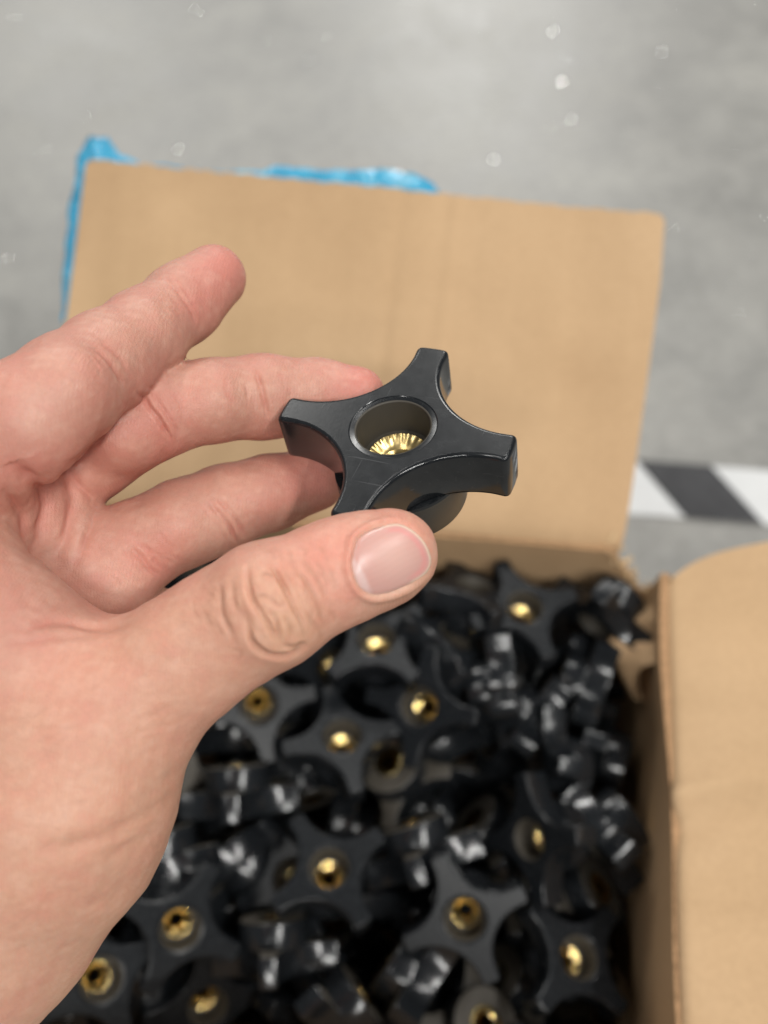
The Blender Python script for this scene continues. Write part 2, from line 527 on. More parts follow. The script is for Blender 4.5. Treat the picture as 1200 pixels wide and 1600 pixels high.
flat = {}
def knob_meshes(tagname, n_arc, n_fil, teeth, thread, ir=1.0):
    ol = star_outline(n_arc, n_fil); n = len(ol)
    nor = []
    for i in range(n):
        t = ol[(i + 1) % n] - ol[i - 1]
        nor.append(Vector((t.y, -t.x)).normalized())
    ang = [2 * math.pi * i / n for i in range(n)]
    circ = lambda r, z: [Vector((r * math.cos(a), r * math.sin(a), z)) * MM for a in ang]
    outl = lambda off, z: [Vector(((p.x - m.x * off), (p.y - m.y * off), z)) * MM for p, m in zip(ol, nor)]
    loops = [circ(6.4 * ir, -9.05), circ(7.9, -9.0), circ(7.9, -0.5), circ(7.97, -0.32), circ(8.15, -0.22), circ(9.25, -0.18), circ(9.42, -0.12), circ(9.55, 0.0), circ(9.95, 0.0),
             outl(1.0, 0.0), outl(0.68, -0.04), outl(0.36, -0.17), outl(0.12, -0.46), outl(0.0, -1.0), outl(0.0, -6), outl(0.05, -10.8),
             outl(0.2, -11.4), outl(0.6, -11.7), circ(10, -11.7)]
    grip = mesh_from(tagname + '_grip', *loft(loops)); sharp_by_angle(grip, 50)
    flat[grip.name] = [all(abs(grip.vertices[i].co.z) < 1e-7 for i in p.vertices) for p in grip.polygons]
    nh = max(24, n // 2)
    c2 = lambda r, z, k=nh: [Vector((r * math.cos(2 * math.pi * i / k), r * math.sin(2 * math.pi * i / k), z)) * MM for i in range(k)]
    hub = mesh_from(tagname + '_hub', *loft([c2(9, -11.2), c2(14.45, -11.2), c2(14.6, -11.9), c2(14.3, -20.6), c2(14.1, -21.1), c2(13.6, -21.45), c2(13.0, -21.5), c2(7.0, -21.5), c2(6.8, -21.2), c2(5.6, -21.2)]))
    sharp_by_angle(hub, 50)
    nt = teeth * 6
    def tooth(r0, r1, z0, z1):
        L = []
        for i in range(nt):
            a = 2 * math.pi * i / nt
            t = 0.5 - 0.5 * math.cos(2 * math.pi * teeth * i / nt)
            r = r0 + (r1 - r0) * t; z = z0 + (z1 - z0) * t
            L.append(Vector((r * math.cos(a), r * math.sin(a), z)) * MM)
        return L
    lp = [c2(6.75, -9.6, nt), c2(6.75, -8.75, nt), tooth(6.6, 6.6, -8.66, -8.86), tooth(5.7, 5.7, -9.32, -9.54), tooth(4.9, 4.9, -9.98, -10.0), c2(4.25, -10.6, nt), c2(3.9, -10.65, nt)]
    z = -10.8
    for i in range(thread):
        lp += [c2(3.75, z, nt), c2(3.3, z - 0.45, nt)]; z -= 0.9
    lp += [c2(3.6, -21.3, nt), c2(5.2, -21.7, nt), c2(6.6, -21.6, nt), c2(6.6, -21.0, nt)]
    lp = [[Vector((p.x * ir, p.y * ir, p.z)) for p in l] if a_ < len(lp) - 4 else l for a_, l in enumerate(lp)]
    ins = mesh_from(tagname + '_insert', *loft(lp)); sharp_by_angle(ins, 50)
    return grip, hub, ins

def mat_plastic(name, held):
    k = NT(name)
    v = k.coord('Object')
    n = k.noise(v, 240, 4, 0.6)
    scr = k.noise(k.coord('Object', (1, 0.03, 1), (0, 0, 0.6)), 1300, 3, 0.6)
    scr2 = k.noise(k.coord('Object', (0.025, 1, 1), (0, 0, -0.35)), 1500, 3, 0.6)
    base = k.ramp(n, [(0.3, (0.0075, 0.0086, 0.0100)), (0.7, (0.0115, 0.0130, 0.0148))])
    s = k.math('MAXIMUM', k.ramp(scr, [(0.66, (0, 0, 0)), (0.72, (1, 1, 1))]), k.ramp(scr2, [(0.67, (0, 0, 0)), (0.73, (1, 1, 1))]))
    dust = k.ramp(k.noise(v, 1500, 3, 0.8), [(0.70, (0, 0, 0)), (0.78, (0.5, 0.5, 0.5))])
    base = k.mix(dust, base, (0.075, 0.07, 0.06))
    base = k.mix(k.math('MULTIPLY', s, 0.5 if held else 0.0), base, (0.05, 0.052, 0.055))
    k.l(base, k.b.inputs['Base Color'])
    # moulded grain on the flat face, polished flanks, dull bore and dull underside of the hub
    tc = k.n('ShaderNodeTexCoord'); sp = k.n('ShaderNodeSeparateXYZ'); sn = k.n('ShaderNodeSeparateXYZ')
    k.l(tc.outputs['Normal'], sn.inputs[0]); k.l(tc.outputs['Object'], sp.inputs[0])
    mr = k.n('ShaderNodeMapRange', clamp=True)
    mr.inputs['From Min'].default_value = 0.8; mr.inputs['From Max'].default_value = 0.98
    mr.inputs['To Min'].default_value = 0.12 if held else 0.19; mr.inputs['To Max'].default_value = 0.25 if held else 0.27
    k.l(sn.outputs[2], mr.inputs['Value'])
    ms = k.n('ShaderNodeMapRange', clamp=True)
    ms.inputs['From Min'].default_value = 0.8; ms.inputs['From Max'].default_value = 0.98
    ms.inputs['To Min'].default_value = 0.5; ms.inputs['To Max'].default_value = 0.32 if held else 0.15
    k.l(sn.outputs[2], ms.inputs['Value']); k.l(ms.outputs[0], k.b.inputs['Specular IOR Level'])
    rad = k.math('SQRT', k.math('ADD', k.math('MULTIPLY', sp.outputs[0], sp.outputs[0]), k.math('MULTIPLY', sp.outputs[1], sp.outputs[1])))
    bore = k.math('LESS_THAN', rad, 0.0083)
    under = k.math('MAXIMUM', k.math('LESS_THAN', sn.outputs[2], -0.8), k.math('MULTIPLY', k.math('LESS_THAN', sp.outputs[2], -0.01185), 0.6 if held else 0.0))  # held hub's sides too: reflected cardboard painted in as brown
    dull = k.math('MAXIMUM', bore, under)
    base = k.mix(k.math('MULTIPLY', dull, 0.8), base, (0.062, 0.053, 0.040))
    k.l(base, k.b.inputs['Base Color'])
    r = k.math('ADD', mr.outputs[0], k.math('MULTIPLY', k.math('SUBTRACT', n, 0.5), 0.08))
    r = k.math('ADD', r, k.math('MULTIPLY', s, 0.12 if held else 0.0))
    r = k.math('ADD', r, k.math('MULTIPLY', dull, 0.4))
    k.l(r, k.b.inputs['Roughness'])
    b = k.bump(k.noise(v, 1300, 3, 0.6), 0.05 if held else 0.0, 0.0002)
    b = k.bump(s, 0.012 if held else 0.0, 0.0003, b)
    k.l(b, k.b.inputs['Normal'])
    return k.m

def mat_brass(name, rough):
    k = NT(name)
    v = k.coord('Object')
    n = k.noise(v, 500, 4, 0.6)
    k.l(k.ramp(n, [(0.3, (0.56, 0.40, 0.15)), (0.7, (0.74, 0.57, 0.27))]), k.b.inputs['Base Color'])
    k.set(Metallic=1.0, Roughness=rough)
    return k.m

M_PL_HELD = mat_plastic('black_moulded_plastic_close', True)
M_PL = mat_plastic('black_moulded_plastic', False)
M_BRASS = mat_brass('brass', 0.14)
M_BRASS_HELD = mat_brass('brass_close', 0.3)
HELD = knob_meshes('held', 40, 5, 22, 11)
PILE = knob_meshes('pile', 12, 2, 20, 4, 0.86)
for ms, m in ((HELD, M_PL_HELD), (PILE, M_PL)):
    ms[0].polygons.foreach_set('use_smooth', [not x for x in flat[ms[0].name]])
    for x in ms[1:]: x.polygons.foreach_set('use_smooth', [True] * len(x.polygons))
    ms[0].materials.append(m); ms[1].materials.append(m); ms[2].materials.append(M_BRASS_HELD if m is M_PL_HELD else M_BRASS)

def knob(meshes, loc, quat, label, group=None):
    r = empty('star_knob')
    r.rotation_mode = 'QUATERNION'
    r.location = loc; r.rotation_quaternion = quat
    for nm, me in zip(('grip', 'hub', 'threaded_insert'), meshes):
        link(nm, me, None, r, False)
    return tag(r, label, 'knob', group)

def quat_from_axes(x, y, z):
    return Matrix((x, y, z)).transposed().to_quaternion()

def cam_vec(a, b, c):
    return rgt * a - upv * b + fwd * c

# the knob in the hand
ku = cam_vec(173, 33, -66).normalized()
kn = cam_vec(-0.135, -0.652, -0.745).normalized()
kv = kn.cross(ku).normalized(); ku = kv.cross(kn).normalized()
knob(HELD, at(614, 666, 202.5), quat_from_axes(ku, kv, kn), 'black four-armed plastic knob with brass insert held between thumb and fingers')

# knobs that can be told apart on top of the pile: (x, y on the photo grid, mm away, spin deg, lean right, lean down, label)
POSED = [
    (726, 1437, 378, 24, -0.12, -0.10, 'upturned black knob with glinting brass hole, the clearest whole star in the pile'),
    (282, 1452, 379, 62, 0.35, -0.10, 'upturned black star knob with brass hole beside the wrist'),
    (820, 948, 431, 20, 0.10, -0.75, 'black star knob with gold glint nearest the torn box corner'),
    (655, 1103, 414, 78, -0.45, -0.25, 'black knob with bright brass ring in the open just below the thumb tip'),
    (588, 998, 424, 40, -0.05, -0.85, 'black star knob with brass glint directly under the thumb nail'),
    (514, 1356, 390, 35, 0.05, -0.85, 'black star knob leaning back in the middle of the pile left of the clearest star'),
    (826, 1312, 390, 10, -1.35, -0.15, 'black knob leaning on its edge, brass hole turned to the left'),
    (905, 1496, 382, 45, 0.45, -0.65, 'black knob with brass hole close to the side wall near the bottom corner'),
    (158, 1530, 370, 30, 0.55, -0.35, 'black knob with gold glint nearest the bottom left, under the wrist'),
    (535, 1150, 411, 15, 0.1, -1.0, 'black knob with one small gold dot below the thumb knuckle'),
]
ANY = 'glossy black four-armed knob lying tilted or half buried among the jumbled knobs in the box'
posed_c = []
for px, py, z, spin, lx, ly, lab in POSED:
    n = cam_vec(lx, ly, -1).normalized()
    x = (rgt - n * rgt.dot(n)).normalized(); y = n.cross(x)
    a = math.radians(spin)
    x2 = x * math.cos(a) + y * math.sin(a); y2 = n.cross(x2)
    c = at(px, py, z)
    q = quat_from_axes(x2, y2, n)
    posed_c.append((c, n, px, py, z))
    knob(PILE, c, q, lab, 'knobs in the box')

PILE_POSES = """
85.4 35.7 13.2 0.727 0.223 -0.206 0.616
95.7 107.2 45.3 0.843 0.225 0.460 -0.164
129.8 198.0 48.4 0.355 0.218 -0.017 0.909
-105.9 194.4 50.0 0.391 -0.000 0.586 -0.710
62.1 124.4 29.1 0.192 -0.866 0.148 -0.438
2.1 118.7 52.3 0.108 -0.178 0.704 -0.679
-12.2 163.9 40.2 0.790 -0.540 -0.236 -0.170
-70.3 198.8 48.3 0.556 -0.484 -0.657 0.161
-93.6 53.6 37.0 0.433 0.683 0.556 0.189
107.0 170.9 34.2 0.089 0.047 0.914 0.392
45.2 191.4 34.2 0.572 -0.221 -0.208 0.762
122.6 26.9 27.5 0.167 -0.894 -0.339 -0.241
9.5 88.8 40.9 0.050 -0.520 0.740 -0.424
-14.5 78.8 45.2 0.222 0.084 0.473 0.849
60.3 78.6 59.7 0.378 -0.335 -0.120 0.855
30.0 196.9 61.0 0.698 0.046 -0.491 -0.520
-32.5 193.9 60.2 0.123 -0.365 0.904 -0.186
-63.0 148.7 54.0 0.344 0.708 -0.067 -0.613
-115.1 83.9 43.1 0.083 -0.215 0.908 -0.349
120.0 81.4 46.1 0.168 0.277 0.259 -0.910
4.8 189.8 54.7 0.118 0.892 -0.376 -0.221
106.5 73.8 44.7 0.659 -0.566 0.228 -0.440
-43.5 110.9 59.5 0.502 -0.372 0.735 -0.264
-72.5 173.3 57.4 0.680 -0.186 0.709 -0.015
-116.3 21.7 54.0 0.012 0.452 -0.347 0.821
-83.9 77.0 64.8 0.320 0.341 0.012 0.884
-58.9 38.8 46.0 0.386 0.312 0.747 -0.442
-35.1 150.0 66.2 0.389 0.399 -0.830 -0.006
-126.2 198.9 78.6 0.038 -0.849 -0.390 0.356
-55.7 71.1 52.9 0.094 0.228 0.900 -0.359
82.6 197.8 64.0 0.019 0.299 -0.255 -0.919
-118.8 160.0 61.2 0.659 0.558 -0.455 0.219
0.4 144.4 68.0 0.161 0.196 -0.955 0.151
26.6 143.1 70.2 0.862 -0.426 -0.210 0.178
54.5 115.1 55.8 0.505 -0.820 -0.214 0.161
121.5 114.2 56.2 0.532 0.148 -0.598 -0.581
-59.9 196.1 93.7 0.902 -0.027 0.076 -0.423
-116.9 141.9 72.3 0.183 -0.369 -0.571 -0.710
24.2 42.6 53.5 0.150 -0.388 0.747 -0.519 | edge-on black knob just right of the star beside the wrist
64.9 160.2 65.4 0.027 -0.575 0.674 -0.464
-25.4 44.7 53.3 0.949 -0.198 0.070 0.237
8.4 107.3 81.8 0.334 -0.682 -0.291 0.582 | edge-on black knob above and right of the leaning star in the middle
72.8 194.4 73.8 0.266 0.918 0.054 0.290
128.6 193.2 77.1 0.084 -0.321 0.095 -0.939
120.2 34.3 51.2 0.158 0.459 -0.795 0.364 | edge-on black knob just below the brass-holed knob by the side wall
51.2 28.4 37.8 0.122 -0.277 0.943 0.135
-99.2 198.2 79.2 0.471 0.325 -0.800 -0.182
36.5 187.6 96.0 0.896 -0.048 -0.225 0.380
-66.0 167.6 83.6 0.295 -0.002 0.885 0.361
27.5 85.4 71.3 0.294 -0.633 -0.042 0.715
98.1 82.8 70.8 0.308 0.943 0.036 0.122 | edge-on black knob just right of the clearest whole star
68.9 38.8 35.8 0.419 -0.589 -0.020 0.690
125.2 133.2 56.6 0.316 0.790 0.030 0.524
73.5 142.7 59.6 0.719 -0.010 -0.530 -0.450
-22.8 78.3 69.7 0.459 0.719 -0.135 -0.504
-20.4 57.7 70.6 0.633 -0.114 -0.700 -0.312
-85.5 106.7 82.7 0.458 0.350 -0.304 0.759
-0.6 195.7 81.5 0.127 0.705 -0.591 0.372
-113.5 54.6 76.9 0.396 -0.473 0.458 -0.641
112.0 158.9 72.9 0.040 0.107 -0.922 0.370
121.9 76.4 73.3 0.309 0.119 -0.265 -0.906
103.1 47.9 70.7 0.050 -0.852 0.342 -0.393 | edge-on black knob just left of the brass-holed knob by the side wall
-114.6 84.4 78.5 0.218 0.974 0.052 0.019
-77.0 29.4 70.6 0.319 0.805 0.007 -0.500
-26.1 175.8 102.2 0.220 0.189 -0.673 0.681
-40.1 54.6 84.9 0.191 0.715 -0.563 0.368 | edge-on black knob above and right of the star beside the wrist
-29.2 23.3 105.7 0.132 -0.212 0.284 -0.926 | upturned black knob just below the star beside the wrist
-101.0 157.9 96.4 0.505 0.170 0.547 0.646
25.2 170.9 106.4 0.920 -0.361 0.137 0.064 | edge-on black knob above and right of the one-gold-dot knob below the knuckle
-12.7 145.6 98.4 0.326 0.716 0.594 -0.168 | edge-on black knob below and left of the star under the thumb nail
-126.2 122.9 104.2 0.002 -0.476 0.640 0.603
-83.1 195.1 124.7 0.402 -0.224 0.146 -0.876
88.4 101.2 98.0 0.338 -0.242 0.840 -0.348 | edge-on black knob just left of the knob with its hole turned left
84.7 135.9 77.2 0.092 0.103 -0.937 0.322 | edge-on black knob above and left of the knob with its hole turned left
50.3 49.1 76.6 0.455 -0.374 -0.115 0.800 | edge-on black knob below and right of the leaning star in the middle
-9.8 132.3 103.5 0.403 -0.110 -0.685 -0.597 | hub-up black knob below and left of the one-gold-dot knob below the knuckle
121.4 10.0 80.1 0.699 0.699 0.107 -0.107
-116.2 196.9 109.9 0.405 0.179 0.820 0.364
-110.0 42.8 84.3 0.477 -0.071 -0.720 -0.500
-2.2 75.8 113.0 0.263 0.071 0.021 -0.962 | upturned black knob just left of the leaning star in the middle
64.1 148.2 96.5 0.086 -0.484 0.741 -0.457 | edge-on black knob below and right of the brass-ring knob below the thumb tip
-48.5 132.6 102.1 0.291 0.528 -0.675 0.425 | edge-on black knob just left of the one-gold-dot knob below the knuckle
114.7 81.8 92.0 0.235 -0.466 -0.773 0.361 | edge-on black knob just above the brass-holed knob by the side wall
56.8 105.7 89.6 0.232 -0.421 0.660 -0.577 | edge-on black knob just below the brass-ring knob below the thumb tip
123.5 129.1 97.0 0.411 0.017 -0.074 -0.908
-85.3 123.1 104.4 0.378 0.568 -0.708 0.183
-71.8 34.5 107.7 0.159 0.348 -0.264 -0.885 | edge-on black knob below and left of the star beside the wrist
-35.2 91.7 104.9 0.043 -0.403 0.356 0.842 | edge-on black knob just left of the leaning star in the middle
-49.2 174.7 122.3 0.503 -0.244 0.762 0.326
40.6 9.7 75.3 0.683 0.684 0.182 -0.182
-87.7 85.0 101.4 0.572 -0.529 -0.227 0.585
40.5 125.0 108.4 0.154 0.004 0.988 -0.026 | hub-up black knob below and right of the one-gold-dot knob below the knuckle
-127.5 157.2 126.1 0.189 0.848 -0.401 -0.290
79.2 182.1 95.3 0.420 0.583 -0.393 -0.574
-55.0 115.8 100.2 0.562 -0.537 0.024 0.628
-53.2 192.8 123.4 0.363 0.546 0.469 -0.592
-21.0 181.6 142.7 0.822 0.207 0.511 0.143
-115.2 194.3 145.0 0.710 0.067 -0.697 -0.070
50.4 83.1 104.9 0.894 -0.419 -0.111 0.110 | edge-on black knob just left of the clearest whole star
76.5 29.0 85.2 0.103 -0.655 -0.729 0.170 | hub-up black knob just below the clearest whole star
-25.4 140.3 143.9 0.163 -0.075 0.248 -0.952 | upturned black knob just left of the one-gold-dot knob below the knuckle
4.1 164.0 138.7 0.698 -0.118 0.425 -0.565 | backward-leaning black knob below and left of the star under the thumb nail
-96.3 10.0 108.2 0.416 0.422 -0.588 0.551
-106.2 42.5 112.3 0.220 0.609 0.551 -0.526
-119.5 75.6 127.5 0.289 0.248 0.454 -0.806
-68.8 202.4 153.0 0.425 -0.320 -0.149 -0.834
119.5 147.8 108.3 0.394 0.464 -0.554 -0.567 | edge-on black knob above and right of the knob with its hole turned left
-99.0 146.7 125.5 0.197 0.070 -0.963 -0.170
-69.4 119.5 120.5 0.227 -0.937 0.125 0.234
14.9 26.1 93.6 0.577 -0.167 0.444 -0.665 | backward-leaning black knob below and right of the star beside the wrist
112.9 31.9 111.0 0.671 -0.617 -0.276 -0.305
58.3 180.2 149.3 0.914 -0.265 0.302 0.061 | edge-on black knob just above the brass-ring knob below the thumb tip
99.2 196.3 116.5 0.714 -0.339 -0.341 0.510 | edge-on black knob just right of the star under the thumb nail
-2.5 193.0 127.2 0.674 0.721 -0.144 -0.070
28.8 190.1 144.3 0.507 0.736 0.107 0.436
129.2 171.3 121.9 0.294 0.705 0.108 0.636 | edge-on black knob below and right of the star nearest the torn corner
17.2 194.7 118.6 0.966 -0.086 -0.044 0.241
88.1 161.5 141.4 0.700 0.170 0.622 0.307 | edge-on black knob just right of the brass-ring knob below the thumb tip
-53.2 67.5 117.5 0.512 0.824 -0.047 0.237 | edge-on black knob just above the star beside the wrist
-2.8 38.9 111.5 0.561 0.823 0.080 0.043 | edge-on black knob below and left of the leaning star in the middle
61.7 39.7 105.4 0.408 0.748 0.152 0.502 | edge-on black knob below and left of the clearest whole star
122.7 102.1 121.4 0.667 0.449 -0.592 0.053 | edge-on black knob just right of the knob with its hole turned left
55.7 83.4 120.4 0.525 0.825 0.079 0.195 | edge-on black knob above and left of the clearest whole star
101.1 150.3 117.7 0.413 0.759 0.131 0.487 | edge-on black knob just below the star nearest the torn corner
-28.1 97.1 122.6 0.547 0.831 0.086 0.052 | edge-on black knob above and left of the leaning star in the middle
97.8 132.1 128.5 0.634 -0.335 -0.485 0.500 | edge-on black knob just above the knob with its hole turned left
18.7 20.4 110.1 0.643 0.639 -0.390 -0.162 | edge-on black knob just below the leaning star in the middle
65.0 204.7 154.9 0.925 -0.290 0.140 0.201 | edge-on black knob just left of the star nearest the torn corner
120.8 195.2 141.7 0.663 0.684 -0.243 -0.183 | edge-on black knob just right of the star nearest the torn corner
"""
PZ = 0.131   # height of the lowest simulated knobs above the floor
for line in PILE_POSES.strip().splitlines():
    num, _, own = line.partition('|')
    t = [float(x) for x in num.split()]
    c = Vector((t[0] * MM, t[1] * MM, t[2] * MM + PZ))
    q = Quaternion(t[3:7]).normalized()
    knob(PILE, c, q, own.strip() or ANY, 'knobs in the box')

# ------------------------------------------------------------------ the hand: one continuous skin grown from blended tapered limbs
def hand_chains():
    index = [(334, 433, 227, 7.6), (287, 473, 222, 8.7), (225, 520, 213, 9.3), (165, 564, 203, 10.1), (105, 608, 194, 10.8), (45, 655, 189, 11.6), (-70, 735, 191, 13.0)]
    middle = [(556, 617, 229.5, 7.0), (500, 618, 230, 8.4), (412, 620, 225, 9.6), (330, 626, 220, 9.2), (250, 643, 216, 9.9), (200, 670, 217, 9.6), (145, 706, 218, 10.0), (40, 785, 217, 11.5)]
    ring = [(492, 750, 232, 7.6), (420, 770, 229, 8.7), (350, 793, 226, 9.6), (290, 816, 223, 9.9), (215, 853, 219, 10.2), (110, 905, 217, 11.5)]
    pinky = [(430, 950, 262, 6.5), (375, 965, 252, 7.3), (290, 985, 236, 8.2), (190, 960, 222, 9.4), (90, 985, 218, 11)]
    thumb = [(618, 862, 190, 8.2), (600, 872, 189.5, 9.0), (520, 897, 187, 10.2), (415, 947, 184, 12.0), (345, 990, 185, 11.9), (280, 1035, 186, 12.6), (170, 1115, 188, 16.0)]
    palm = [
        [(170, 1115, 188, 16.0), (70, 1270, 193, 23.5), (-40, 1410, 199, 25), (-190, 1610, 212, 27), (-430, 1960, 240, 30)],
        [(160, 1115, 189, 15.0), (5, 1010, 188, 14.6), (-120, 850, 190, 14.0), (-110, 740, 196, 13)],
        [(-70, 735, 194, 12.5), (-20, 785, 214, 11), (40, 790, 219, 11), (110, 905, 219, 11.5), (90, 985, 224, 11)],
        [(-70, 735, 198, 12), (-60, 1000, 218, 15), (-150, 1300, 224, 20)],
        [(40, 790, 219, 11.5), (0, 1000, 224, 15), (-120, 1300, 228, 20)],
        [(110, 905, 219, 11.5), (40, 1080, 226, 15), (-80, 1300, 230, 20), (-230, 1600, 228, 24), (-430, 1960, 246, 28)],
        [(90, 985, 224, 11), (40, 1150, 232, 15), (-80, 1330, 234, 18)],
        [(-20, 1120, 207, 15), (-30, 1310, 210, 21), (-130, 1500, 217, 25), (-430, 1960, 243, 30)],
    ]
    return index, middle, ring, pinky, thumb, palm

def px_mm(c):
    px, py, z, r = c
    return np.array([(px - 600) / FPX * z, (py - 800) / FPX * z, z, r], np.float32)

def build_hand(h=0.8):
    index, middle, ring, pinky, thumb, palm = hand_chains()
    lo = np.array([-128.0, -71, 158]); hi = np.array([17.0, 150, 284])
    dims = np.ceil((hi - lo) / h).astype(int) + 1
    ax = [lo[i] + h * np.arange(dims[i]) for i in range(3)]
    BIG = 12.0
    def capsule(D, a, b, k):
        r = max(a[3], b[3]) + BIG
        mn = np.minimum(a[:3], b[:3]) - r; mx = np.maximum(a[:3], b[:3]) + r
        i0 = np.clip(((mn - lo) / h).astype(int), 0, dims); i1 = np.clip(((mx - lo) / h).astype(int) + 1, 0, dims)
        if (i1 <= i0).any(): return
        X = ax[0][i0[0]:i1[0], None, None].astype(np.float32) - a[0]
        Y = ax[1][None, i0[1]:i1[1], None].astype(np.float32) - a[1]
        Z = ax[2][None, None, i0[2]:i1[2]].astype(np.float32) - a[2]
        d = b[:3] - a[:3]; dd = float(d @ d) + 1e-9
        t = np.clip((X * d[0] + Y * d[1] + Z * d[2]) / dd, 0, 1)
        s = np.sqrt((X - t * d[0]) ** 2 + (Y - t * d[1]) ** 2 + (Z - t * d[2]) ** 2) - (a[3] + (b[3] - a[3]) * t)
        sl = tuple(slice(i0[i], i1[i]) for i in range(3))
        o = D[sl]
        g = np.maximum(k - np.abs(o - s), 0) / k
        D[sl] = np.minimum(o, s) - g * g * k * 0.25
    def field(chains, k, balls=()):
        D = np.full(dims, BIG, np.float32)
        for ch in chains:
            P = [px_mm(c) for c in ch]
            for a, b in zip(P[:-1], P[1:]): capsule(D, a, b, k)
        for c in balls:
            p = px_mm(c); capsule(D, p, p + np.float32(1e-3) * np.array([1, 0, 0, 0], np.float32), k)
        return D
    def smin(a, b, k):
        g = np.maximum(k - np.abs(a - b), 0) / k
        return np.minimum(a, b) - g * g * k * 0.25
    # fleshy pads on the palm side of the finger segments
    ip = [(320, 446, 223, 6.2), (225, 522, 209, 7.6), (100, 614, 188, 9.2)]
    mp = [(470, 622, 225.5, 6.4), (330, 628, 216, 7.8), (190, 680, 211.5, 8.2)]
    rp = [(400, 777, 225, 6.6), (270, 826, 217.5, 8.0)]
    thp = [(415, 950, 181, 10.6), (560, 880, 188, 9.4)]
    webs = [(130, 880, 213, 8.0), (175, 920, 214, 9.5), (20, 850, 212, 9.0), (90, 830, 213, 7.0), (-35, 790, 201, 12.5), (28, 772, 208.5, 9.5), (-70, 850, 200, 12)]
    F_pal = field(palm[2:], 7.0, webs)
    F_near = field(palm[:2], 8.0, [(120, 1230, 186, 17), (60, 1100, 188, 15)])
    F = smin(F_pal, F_near, 2.0)
    F_th = field([thumb], 3.0, thp)
    out = smin(F, F_th, 5.0)
    for ch, pads in ((index, ip), (middle, mp), (ring, rp), (pinky, [])):
        f = field([ch], 3.0, pads)
        out = np.minimum(out, smin(F_pal, f, 3.5))
    D = out
    for ax_ in range(3):                         # close the wrist end
        sl_ = [slice(None)] * 3
        for e_ in (0, 1, -1, -2):
            sl_[ax_] = e_; D[tuple(sl_)] = np.maximum(D[tuple(sl_)], 0.5)
    # --- surface nets
    ins = D < 0
    c = [ins[i:dims[0] - 1 + i, j:dims[1] - 1 + j, k:dims[2] - 1 + k] for i in (0, 1) for j in (0, 1) for k in (0, 1)]
    cnt = sum(x.astype(np.int8) for x in c)
    act = (cnt > 0) & (cnt < 8)
    cells = np.argwhere(act)
    vid = np.full(act.shape, -1, np.int64); vid[act] = np.arange(len(cells))
    acc = np.zeros((len(cells), 3)); num = np.zeros(len(cells))
    corners = [np.array((i, j, k)) for i in (0, 1) for j in (0, 1) for k in (0, 1)]
    for a in range(8):
        for b in range(a + 1, 8):
            if np.abs(corners[a] - corners[b]).sum() != 1: continue
            ia = cells + corners[a]; ib = cells + corners[b]
            da = D[ia[:, 0], ia[:, 1], ia[:, 2]].astype(float); db = D[ib[:, 0], ib[:, 1], ib[:, 2]].astype(float)
            m = (da < 0) != (db < 0)
            t = np.where(m, da / np.where(m, da - db, 1), 0)
            p = corners[a] + t[:, None] * (corners[b] - corners[a])
            acc += np.where(m[:, None], p, 0); num += m
    V = lo + h * (cells + acc / num[:, None])
    quads = []
    for axis in range(3):
        sl0 = [slice(None)] * 3; sl1 = [slice(None)] * 3
        sl0[axis] = slice(0, dims[axis] - 1); sl1[axis] = slice(1, dims[axis])
        a_, b_ = ins[tuple(sl0)], ins[tuple(sl1)]
        e = np.argwhere(a_ != b_)
        u, w = (axis + 1) % 3, (axis + 2) % 3
        e = e[(e[:, u] > 0) & (e[:, w] > 0) & (e[:, u] < dims[u] - 1) & (e[:, w] < dims[w] - 1)]
        fl_ = a_[e[:, 0], e[:, 1], e[:, 2]]
        q = []
        for du, dw in ((-1, -1), (0, -1), (0, 0), (-1, 0)):
            cc = e.copy(); cc[:, u] += du; cc[:, w] += dw
            q.append(vid[cc[:, 0], cc[:, 1], cc[:, 2]])
        q = np.stack(q, 1)
        q[~fl_] = q[~fl_][:, ::-1]
        quads.append(q)
    Q = np.concatenate(quads)
    return V, Q

def smooth_mesh(V, Q, it, lam=0.5):
    E = np.concatenate([Q[:, [0, 1]], Q[:, [1, 2]], Q[:, [2, 3]], Q[:, [3, 0]]])
    E = np.unique(np.sort(E, 1), axis=0)
    deg = np.bincount(E.ravel(), minlength=len(V)).astype(float)
    for s in range(it):
        for l in (lam, -lam * 0.96 if s % 2 == 0 else lam * 0.0):
            if l == 0: continue
            A = np.zeros_like(V)
            for d in range(3):
                A[:, d] = np.bincount(E[:, 0], V[E[:, 1], d], len(V)) + np.bincount(E[:, 1], V[E[:, 0], d], len(V))
            V = V + l * (A / np.maximum(deg, 1)[:, None] - V)
    return V

def subdivide(V, Q):
    """one linear split of the quads"""
    E = np.concatenate([Q[:, [0, 1]], Q[:, [1, 2]], Q[:, [2, 3]], Q[:, [3, 0]]])
    Es, inv = np.unique(np.sort(E, 1), axis=0, return_inverse=True)
    inv = inv.ravel()
    n, m, k = len(V), len(Es), len(Q)
    V2 = np.concatenate([V, (V[Es[:, 0]] + V[Es[:, 1]]) / 2, V[Q].mean(1)])
    e = (n + inv).reshape(4, k).T
    f = n + m + np.arange(k)
    Q2 = np.concatenate([np.stack([Q[:, 0], e[:, 0], f, e[:, 3]], 1), np.stack([e[:, 0], Q[:, 1], e[:, 1], f], 1),
                         np.stack([f, e[:, 1], Q[:, 2], e[:, 2]], 1), np.stack([e[:, 3], f, e[:, 2], Q[:, 3]], 1)])
    return V2, Q2

def vnormals(V, Q):
    fn = np.cross(V[Q[:, 2]] - V[Q[:, 0]], V[Q[:, 3]] - V[Q[:, 1]])
    N = np.zeros_like(V)
    for d in range(3):
        for c in range(4):
            N[:, d] += np.bincount(Q[:, c], fn[:, d], len(V))
    return N / np.maximum(np.linalg.norm(N, axis=1), 1e-9)[:, None]

